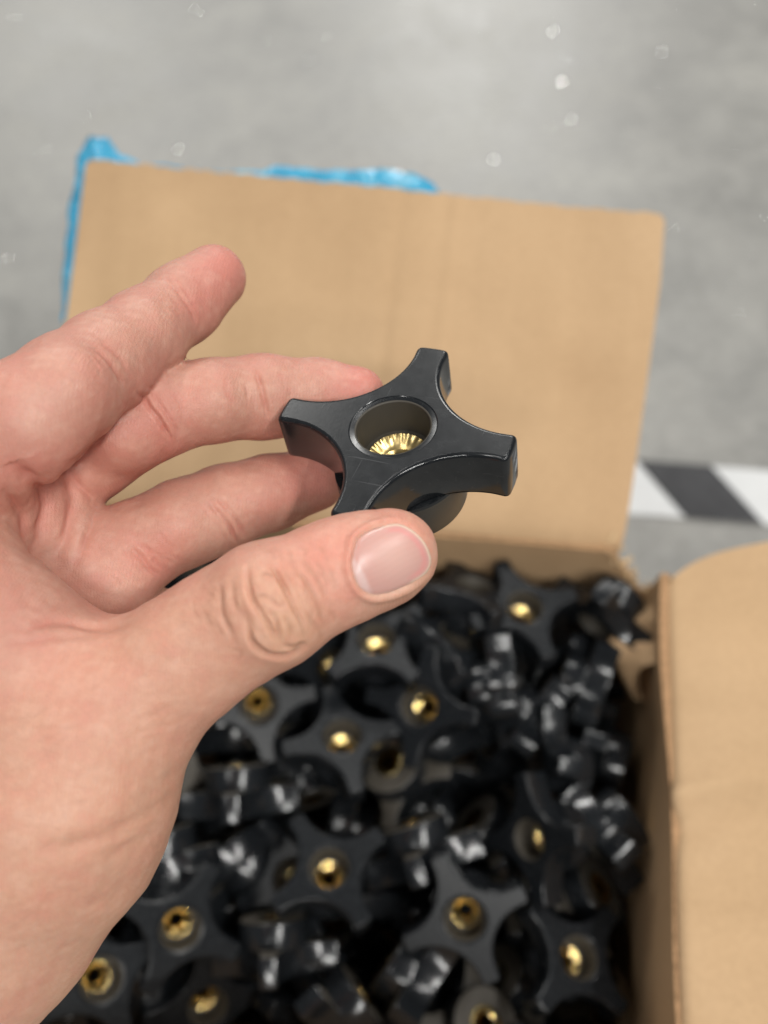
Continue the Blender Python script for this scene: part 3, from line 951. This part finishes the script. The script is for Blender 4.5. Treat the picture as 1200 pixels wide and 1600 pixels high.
HV, HQ = build_hand(0.8)
HV = smooth_mesh(HV, HQ, 8)
HV, HQ = subdivide(HV, HQ)
HV = smooth_mesh(HV, HQ, 3)
HN = vnormals(HV, HQ)
if np.mean(np.einsum('ij,ij->i', HN, HV - HV.mean(0))) < 0:
    HQ = HQ[:, ::-1]; HN = -HN
PX = 600 + FPX * HV[:, 0] / HV[:, 2]; PY = 800 + FPX * HV[:, 1] / HV[:, 2]; PZm = HV[:, 2]
FACE = np.clip(-(HN * HV).sum(1) / np.linalg.norm(HV, axis=1), -1, 1)   # 1 = turned to the viewer's side of the hand

def catmull(pts, n=10):
    P = np.array(pts, float)
    if len(P) < 3: return np.array([P[0] + (P[-1] - P[0]) * t for t in np.linspace(0, 1, n)])
    P = np.concatenate([[2 * P[0] - P[1]], P, [2 * P[-1] - P[-2]]]); out = []
    for i in range(1, len(P) - 2):
        for t in np.linspace(0, 1, n, endpoint=False):
            a, b, c, d = P[i - 1], P[i], P[i + 1], P[i + 2]
            out.append(0.5 * (2 * b + (c - a) * t + (2 * a - 5 * b + 4 * c - d) * t * t + (3 * b - a - 3 * c + d) * t ** 3))
    out.append(P[-2]); return np.array(out)

def seg_dist(x, y, line):
    best = np.full(x.shape, 1e9); tt = np.zeros(x.shape)
    n = len(line) - 1
    for i in range(n):
        a, b = line[i], line[i + 1]; d = b - a; L = d @ d + 1e-9
        t = np.clip(((x - a[0]) * d[0] + (y - a[1]) * d[1]) / L, 0, 1)
        q = np.hypot(x - a[0] - t * d[0], y - a[1] - t * d[1])
        m = q < best
        best = np.where(m, q, best); tt = np.where(m, (i + t) / n, tt)
    return best, tt

def vnoise(P, s, seed):
    r = np.random.default_rng(seed)
    out = np.zeros(len(P))
    for _ in range(9):
        k = r.normal(size=3); k /= np.linalg.norm(k)
        out += np.sin(P @ k * (2 * math.pi / s) * r.uniform(0.7, 1.4) + r.uniform(0, 6.28))
    return out / 3.0
JX, JY, JD = 1.3 * vnoise(HV, 7.0, 21), 1.3 * vnoise(HV, 7.0, 22), np.clip(1 + 0.25 * vnoise(HV, 5, 25), 0.4, 1.5)
disp = np.zeros(len(HV)); crease = np.zeros(len(HV))
def groove(pts, depth, width, z0, z1, lip=0.22, tint=1.0):
    """a skin fold along a line on the hand: depth, width in mm, z0..z1 the distance range of that limb"""
    global disp, crease
    line = catmull(pts)
    m = (PZm > z0) & (PZm < z1) & (FACE > -0.1)
    bb = (PX > line[:, 0].min() - 40) & (PX < line[:, 0].max() + 40) & (PY > line[:, 1].min() - 40) & (PY < line[:, 1].max() + 40)
    m &= bb
    idx = np.nonzero(m)[0]
    if not len(idx): return
    d, t = seg_dist(PX[idx] + JX[idx], PY[idx] + JY[idx], line)
    d = d * PZm[idx] / FPX
    taper = np.clip(np.minimum(t, 1 - t) * 3.5 + 0.05, 0, 1) * JD[idx]
    g = np.exp(-(d / width) ** 2)
    l = np.exp(-((d - width * 2.4) / (width * 1.6)) ** 2)
    disp[idx] += taper * depth * (-g + lip * l)
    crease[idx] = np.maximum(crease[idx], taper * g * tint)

# finger creases (palm side)
groove([(258, 436), (283, 462), (300, 488), (306, 506)], 0.41, 0.5, 205, 240)
groove([(266, 430), (292, 458), (314, 498)], 0.22, 0.5, 205, 240)
groove([(136, 536), (165, 558), (188, 588), (198, 612)], 0.61, 0.55, 185, 225)
groove([(150, 530), (180, 552), (204, 590)], 0.30, 0.5, 185, 225)
groove([(96, 726), (125, 716), (150, 692), (165, 668)], 0.47, 0.7, 180, 215)
groove([(398, 576), (407, 600), (413, 632), (421, 658)], 0.61, 0.55, 205, 235)
groove([(350, 590), (356, 612), (372, 640)], 0.16, 0.6, 205, 235)
groove([(213, 606), (232, 634), (256, 668), (268, 694)], 0.74, 0.55, 195, 228)
groove([(228, 600), (250, 632), (272, 668), (279, 690)], 0.41, 0.5, 195, 228)
groove([(110, 742), (128, 762), (146, 786)], 0.68, 0.8, 195, 225)
groove([(328, 783), (345, 806), (362, 830), (374, 850)], 0.61, 0.5, 205, 235)
groove([(342, 776), (360, 800), (378, 826), (386, 842)], 0.47, 0.5, 205, 235)
groove([(196, 852), (222, 874), (248, 905)], 0.61, 0.6, 195, 230)
groove([(206, 842), (234, 866), (254, 890)], 0.30, 0.5, 195, 230)
# palm folds
groove([(-20, 705), (40, 740), (70, 780), (62, 830), (45, 880)], 1.05, 1.3, 180, 225)
groove([(98, 727), (112, 770), (105, 830), (82, 880)], 0.83, 1.2, 185, 225)
groove([(150, 800), (132, 850), (110, 900)], 0.52, 0.9, 190, 225)
groove([(0, 760), (30, 800), (40, 850)], 0.60, 0.9, 175, 215)
groove([(20, 985), (90, 972), (150, 982), (215, 972)], 0.52, 0.8, 165, 200)
groove([(0, 1010), (80, 998), (160, 992)], 0.30, 0.7, 165, 200)
# thumb knuckle
KN = (160, 200)
groove([(386, 880), (386, 905), (391, 930), (404, 953), (426, 986), (438, 1008)], 1.0, 0.44, *KN, tint=1)
groove([(384, 966), (394, 1000), (418, 1021), (452, 1024), (482, 1008)], 0.9, 0.44, *KN)
groove([(416, 884), (430, 892), (446, 920), (464, 956), (481, 998)], 0.9, 0.44, *KN)
groove([(344, 910), (345, 940), (352, 972), (372, 1010)], 0.34, 0.5, *KN)
groove([(362, 905), (364, 935), (374, 962)], 0.25, 0.45, *KN)
groove([(452, 876), (478, 908), (498, 944), (508, 982)], 0.34, 0.5, *KN)
groove([(470, 872), (496, 905), (515, 945)], 0.22, 0.5, *KN)
groove([(414, 950), (432, 970), (440, 1004)], 0.53, 0.42, *KN)
groove([(438, 1006), (460, 1012), (482, 1004)], 0.46, 0.42, *KN)
groove([(404, 900), (418, 896), (432, 905)], 0.34, 0.42, *KN)
groove([(420, 930), (436, 944), (448, 940)], 0.25, 0.42, *KN)
groove([(440, 960), (452, 976), (456, 996)], 0.31, 0.42, *KN)
groove([(396, 938), (412, 930), (424, 936)], 0.22, 0.4, *KN)
# fine cross lines over the back of the thumb and round the joints
rw = np.random.default_rng(31)
for i in range(34):
    t_ = rw.uniform(0.0, 1.0); cx = 330 + 190 * t_ + rw.normal(0, 8); cy = 985 - 105 * t_
    off = rw.normal(0, 42); ln = rw.uniform(16, 58); bend = rw.normal(0, 7)
    dx_, dy_ = 0.46, 0.89
    cx += dx_ * off; cy += dy_ * off
    groove([(cx - dx_ * ln / 2, cy - dy_ * ln / 2), (cx + bend, cy - bend * 0.5), (cx + dx_ * ln / 2, cy + dy_ * ln / 2)], rw.uniform(0.04, 0.11), 0.38, *KN, lip=0.3, tint=0.5)
for (ax_, ay_, bx_, by_, z0_, z1_) in ((285, 475, -0.63, -0.77, 205, 240), (168, 572, -0.63, -0.77, 185, 225), (410, 620, 0.15, 0.99, 205, 235), (245, 645, 0.6, 0.8, 195, 228), (355, 800, 0.5, 0.86, 205, 235), (225, 870, 0.7, 0.7, 195, 230)):
    for q in range(9):
        of = rw.normal(0, 26); sh = rw.normal(0, 20); ln = rw.uniform(14, 46)
        cx = ax_ + of * by_ + sh * bx_; cy = ay_ - of * bx_ + sh * by_
        groove([(cx - bx_ * ln / 2, cy - by_ * ln / 2), (cx + rw.normal(0, 3), cy), (cx + bx_ * ln / 2, cy + by_ * ln / 2)], rw.uniform(0.05, 0.13), 0.36, z0_, z1_, lip=0.3, tint=0.4)
for i in range(60):
    cx, cy = rw.uniform(20, 290), rw.uniform(1050, 1480); ln = rw.uniform(30, 110); an = -0.45 + rw.normal(0, 0.25)
    groove([(cx - math.cos(an) * ln / 2, cy - math.sin(an) * ln / 2), (cx, cy + rw.normal(0, 4)), (cx + math.cos(an) * ln / 2, cy + math.sin(an) * ln / 2)], rw.uniform(0.02, 0.05), 0.45, 150, 230, lip=0.3, tint=0.2)
# folds at the root of the thumb and the wrist
groove([(60, 1330), (110, 1322), (190, 1291), (250, 1255), (285, 1222)], 0.5, 1.5, 150, 225, tint=0.4)
groove([(150, 1345), (210, 1318), (262, 1282)], 0.35, 1.3, 150, 225, tint=0.3)
groove([(190, 1262), (240, 1235), (290, 1190)], 0.3, 1.4, 150, 225, tint=0.3)
groove([(60, 1440), (140, 1410), (215, 1360)], 0.25, 2.0, 150, 225, tint=0.2)
groove([(230, 1075), (190, 1100), (120, 1110)], 0.2, 2.2, 150, 210, tint=0.2)

# soft unevenness of living flesh
def vnoise(P, s, seed):
    r = np.random.default_rng(seed)
    out = np.zeros(len(P))
    for _ in range(9):
        k = r.normal(size=3); k /= np.linalg.norm(k)
        out += np.sin(P @ k * (2 * math.pi / s) * r.uniform(0.7, 1.4) + r.uniform(0, 6.28))
    return out / 3.0
disp += 0.09 * vnoise(HV, 14, 1) + 0.04 * vnoise(HV, 5, 2)

# nail: outline on the photo grid
NAIL = np.array([(549, 863), (555, 843), (573, 829), (600, 819), (624, 816), (646, 826), (664, 843), (674, 862), (677, 880), (669, 896), (652, 908), (628, 920), (603, 929), (580, 932), (561, 922), (550, 902), (546, 882)], float)
NC = NAIL.mean(0)
NAIL = NC + (NAIL - NC) * 0.935
def closed_spline(P, n):
    L = len(P); out = []
    for i in range(L):
        a, b, c, d = P[i - 1], P[i], P[(i + 1) % L], P[(i + 2) % L]
        for t in np.linspace(0, 1, n, endpoint=False):
            out.append(0.5 * (2 * b + (c - a) * t + (2 * a - 5 * b + 4 * c - d) * t * t + (3 * b - a - 3 * c + d) * t ** 3))
    return np.array(out)
NO = closed_spline(NAIL, 6)
ang_o = np.unwrap(np.arctan2(NO[:, 1] - NC[1], NO[:, 0] - NC[0]))
rad_o = np.hypot(NO[:, 0] - NC[0], NO[:, 1] - NC[1])
def nail_rad(a):
    if ang_o[-1] < ang_o[0]: A, R_ = ang_o[::-1], rad_o[::-1]
    else: A, R_ = ang_o, rad_o
    return np.interp(np.mod(a - A[0], 2 * math.pi) + A[0], np.append(A, A[0] + 2 * math.pi), np.append(R_, R_[0]))
mk = (PZm < 200) & (FACE > 0) & (np.hypot(PX - NC[0], PY - NC[1]) < 120)
ai = np.arctan2(PY - NC[1], PX - NC[0]); rr = np.hypot(PX - NC[0], PY - NC[1]); nr = nail_rad(ai)
sd = (rr - nr) * PZm / FPX                      # mm outside the nail outline
dirx = np.array([0.88, -0.47])
distal = ((PX - NC[0]) * dirx[0] + (PY - NC[1]) * dirx[1]) / np.maximum(rr, 1e-6)   # 1 towards the finger end
fold = np.clip(1.1 - 1.2 * np.clip(distal, -1, 1), 0.15, 1.0)
disp += np.where(mk, 0.75 * fold * np.exp(-((sd - 0.9) / 0.8) ** 2) - 0.35 * fold * np.exp(-((sd + 0.1) / 0.4) ** 2) - 0.25 * (sd < -0.3), 0)
HV0 = HV.copy()
HV = HV + HN * disp[:, None]

# skin colour: pink palm side, paler tanned back of the thumb, redder finger ends and folds
base = np.tile(np.array([0.58, 0.305, 0.23]), (len(HV), 1))
def blend(w, col):
    global base
    w = np.clip(w, 0, 1)[:, None]
    base = base * (1 - w) + np.array(col) * w
sm = lambda x, a, b: np.clip((x - a) / (b - a), 0, 1) ** 2 * (3 - 2 * np.clip((x - a) / (b - a), 0, 1))
near = sm(-PZm + 0.0 * PY, -203, -190) * sm(PY + 0.5 * PX, 1000, 1120)
finger = 1 - near
blend(finger * 0.9, (0.51, 0.245, 0.182))
blend(near * 0.9, (0.59, 0.315, 0.220))
g2 = lambda cx, cy, r: np.exp(-(((PX - cx) ** 2 + (PY - cy) ** 2) / r ** 2))
for cx, cy, r, w in ((350, 420, 50, 0.6), (560, 590, 60, 0.6), (500, 740, 70, 0.5), (320, 480, 40, 0.3), (60, 740, 60, 0.4), (250, 890, 40, 0.35), (30, 560, 90, 0.2), (130, 690, 70, 0.3), (260, 690, 40, 0.3), (240, 620, 50, 0.2)):
    blend(finger * g2(cx, cy, r) * w, (0.60, 0.20, 0.165))
for cx, cy, r, w in ((100, 850, 70, 0.5), (60, 640, 70, 0.45), (200, 900, 40, 0.4), (300, 600, 60, 0.2), (310, 830, 40, 0.3)):
    blend(finger * g2(cx, cy, r) * w, (0.68, 0.42, 0.33))
for cx, cy, r, w in ((520, 860, 60, 0.75), (600, 800, 70, 0.65), (540, 930, 45, 0.5), (480, 850, 60, 0.3), (80, 990, 70, 0.4), (30, 900, 60, 0.35)):
    blend(near * g2(cx, cy, r) * w, (0.66, 0.285, 0.215))
for cx, cy, r, w in ((430, 960, 55, 0.28), (455, 1000, 40, 0.2), (200, 1420, 220, 0.12)):
    blend(near * g2(cx, cy, r) * w, (0.62, 0.40, 0.235))
mot = vnoise(HV0, 7, 5) * 0.5 + vnoise(HV0, 3, 6) * 0.5
mot2 = vnoise(HV0, 16, 8)
blend(np.clip(mot2, 0, 1) * 0.16, (0.60, 0.225, 0.175)); blend(np.clip(-mot2, 0, 1) * 0.10, (0.66, 0.44, 0.32))
blend(np.clip(mot, 0, 1) * 0.16, (0.62, 0.22, 0.18)); blend(np.clip(-mot, 0, 1) * 0.16, (0.74, 0.50, 0.39))
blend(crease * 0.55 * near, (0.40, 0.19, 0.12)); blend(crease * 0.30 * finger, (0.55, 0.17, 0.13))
blend(np.where(mk, np.exp(-((sd - 0.15) / 0.35) ** 2) * fold * 0.25, 0), (0.76, 0.54, 0.41))

def mat_skin():
    k = NT('skin')
    at_ = k.n('ShaderNodeAttribute', attribute_name='skin_colour')
    v = k.coord('Object')
    fine = k.noise(v, 900, 4, 0.65)
    c = k.mix(0.55, at_.outputs['Color'], k.ramp(fine, [(0.3, (0.90, 0.86, 0.85)), (0.7, (1.06, 1.06, 1.05))]), 'MULTIPLY')
    k.l(c, k.b.inputs['Base Color'])
    k.b.inputs['Subsurface Weight'].default_value = 0.32
    k.b.inputs['Subsurface Radius'].default_value = (1.0, 0.36, 0.22)
    k.b.inputs['Subsurface Scale'].default_value = 0.0016
    k.b.inputs['Specular IOR Level'].default_value = 0.42
    rg = k.ramp(k.noise(v, 260, 3, 0.6), [(0.3, (0.42, 0.42, 0.42)), (0.7, (0.58, 0.58, 0.58))])
    k.l(rg, k.b.inputs['Roughness'])
    vo = k.n('ShaderNodeTexVoronoi', feature='DISTANCE_TO_EDGE', i_Scale=1500.0); k.l(v, vo.inputs['Vector'])
    cell = k.ramp(vo.outputs['Distance'], [(0.0, (0, 0, 0)), (0.12, (1, 1, 1))])
    wv = k.n('ShaderNodeTexWave', i_Scale=480.0, i_Distortion=5.0, i_Detail=2.0); wv.inputs['Detail Scale'].default_value = 0.6; k.l(v, wv.inputs['Vector'])
    b = k.bump(k.noise(v, 420, 4, 0.6), 0.38, 0.0004)
    b = k.bump(cell, 0.28, 0.0002, b)
    b = k.bump(wv.outputs['Fac'], 0.10, 0.0002, b)
    k.l(b, k.b.inputs['Normal'])
    return k.m

def big_mesh(name, V, Q, col, attr):
    me = bpy.data.meshes.new(name)
    me.vertices.add(len(V)); me.vertices.foreach_set('co', V.astype(np.float32).ravel())
    me.loops.add(Q.size); me.loops.foreach_set('vertex_index', Q.astype(np.int32).ravel())
    me.polygons.add(len(Q)); me.polygons.foreach_set('loop_start', np.arange(0, Q.size, 4, dtype=np.int32))
    me.polygons.foreach_set('loop_total', np.full(len(Q), 4, np.int32))
    me.update(calc_edges=True); me.validate()
    a = me.color_attributes.new(attr, 'FLOAT_COLOR', 'POINT')
    a.data.foreach_set('color', np.concatenate([col, np.ones((len(col), 1))], 1).astype(np.float32).ravel())
    return me

hand_origin = at(120, 1150, 195)
HW = cam_to_world(HV) - np.array(hand_origin)[None]
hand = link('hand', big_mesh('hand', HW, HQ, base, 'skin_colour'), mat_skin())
hand.location = hand_origin
tag(hand, 'bare left hand reaching in from the left, holding a black knob above the box', 'hand')
print('hand verts', len(HV))

# the thumb nail, a curved plate following the thumb
sel = mk & (rr < 110)
vidx = np.nonzero(sel)[0]
def nail_mesh():
    nr_, na = 26, 96
    # height field z(px,py) of the thumb under the nail: a smooth quadric fit
    m2 = (PZm < 200) & (FACE > 0.05) & (rr < nr * 1.02)
    X = (PX[m2] - NC[0]) / 60; Y = (PY[m2] - NC[1]) / 60
    def basis(X, Y): return np.stack([np.ones_like(X), X, Y, X * X, X * Y, Y * Y, X ** 3, X * X * Y, X * Y * Y, Y ** 3, X ** 4, X * X * Y * Y, Y ** 4], 1)
    co = np.linalg.lstsq(basis(X, Y), HV0[m2][:, 2], rcond=None)[0]
    pts = []; cols = []; sv = []
    for i in range(nr_ + 1):
        for j in range(na):
            a = 2 * math.pi * j / na; s = (i / nr_) ** 0.9
            R_ = nail_rad(np.array([a]))[0]
            x = NC[0] + math.cos(a) * R_ * s; y = NC[1] + math.sin(a) * R_ * s
            dd = math.cos(a) * dirx[0] + math.sin(a) * dirx[1]
            pts.append((x, y)); sv.append((s, dd, s * R_))
    pts = np.array(pts); sv = np.array(sv)
    z = basis((pts[:, 0] - NC[0]) / 60, (pts[:, 1] - NC[1]) / 60) @ co
    s, dd, R_ = sv.T
    # plate stands a little proud, sinks under the folds at its sides and root
    lift = 0.15 + 0.12 * (1 - s ** 2) - 0.38 * np.clip((s - 0.86) / 0.14, 0, 1) ** 2 * (dd < 0.25) + 0.10 * (dd > 0.4) * np.clip((s - 0.8) / 0.2, 0, 1)
    z = z - lift
    P = np.stack([(pts[:, 0] - 600) / FPX * z, (pts[:, 1] - 800) / FPX * z, z], 1)
    # colours of the nail itself
    col = np.tile(np.array([0.56, 0.31, 0.27]), (len(P), 1))
    def bl(w, c):
        nonlocal col
        w = np.clip(w, 0, 1)[:, None]; col = col * (1 - w) + np.array(c) * w
    lx = (pts[:, 0] - NC[0]) * dirx[0] + (pts[:, 1] - NC[1]) * dirx[1]; ly = -(pts[:, 0] - NC[0]) * dirx[1] + (pts[:, 1] - NC[1]) * dirx[0]
    bl(0.35 * np.exp(-(((lx - 8) / 40) ** 2 + ((ly - 2) / 34) ** 2)), (0.72, 0.50, 0.42))
    bl(0.8 * sm(-lx + 0.004 * ly ** 2 * -1, 42, 50), (0.66, 0.48, 0.45))                      # lunula
    bl(0.75 * np.exp(-((s - 0.84) / 0.07) ** 2) * sm(dd, 0.1, 0.6), (0.66, 0.27, 0.25))       # pink band under the free edge
    bl(0.65 * sm(s, 0.925, 0.975) * sm(dd, 0.0, 0.45), (0.78, 0.66, 0.50))                      # pale free edge
    bl(0.45 * sm(s, 0.95, 0.99) * sm(-dd, -0.2, 0.2), (0.74, 0.54, 0.44))                      # cuticle rim
    col *= (1 + 0.010 * np.sin(ly * 0.7 + np.sin(lx * 0.1)))[:, None]
    Q = np.array([(i * na + j, i * na + (j + 1) % na, (i + 1) * na + (j + 1) % na, (i + 1) * na + j) for i in range(nr_) for j in range(na)])
    return P, Q, col
NP, NQ, ncol = nail_mesh()
kn_ = NT('nail')
kn_.l(kn_.n('ShaderNodeAttribute', attribute_name='nail_colour').outputs['Color'], kn_.b.inputs['Base Color'])
kn_.set(Roughness=0.28)
kn_.b.inputs['Specular IOR Level'].default_value = 0.35
kn_.b.inputs['Subsurface Weight'].default_value = 0.25
kn_.b.inputs['Subsurface Radius'].default_value = (1, 0.4, 0.3)
kn_.b.inputs['Subsurface Scale'].default_value = 0.001
kn_.l(kn_.bump(kn_.noise(kn_.coord('Object'), 300, 3, 0.6), 0.12, 0.0004), kn_.b.inputs['Normal'])
nail = link('thumb_nail', big_mesh('thumb_nail', cam_to_world(NP) - np.array(hand_origin)[None], NQ, ncol, 'nail_colour'), kn_.m, hand)
md = nail.modifiers.new('plate', 'SOLIDIFY'); md.thickness = 0.0004; md.offset = 0
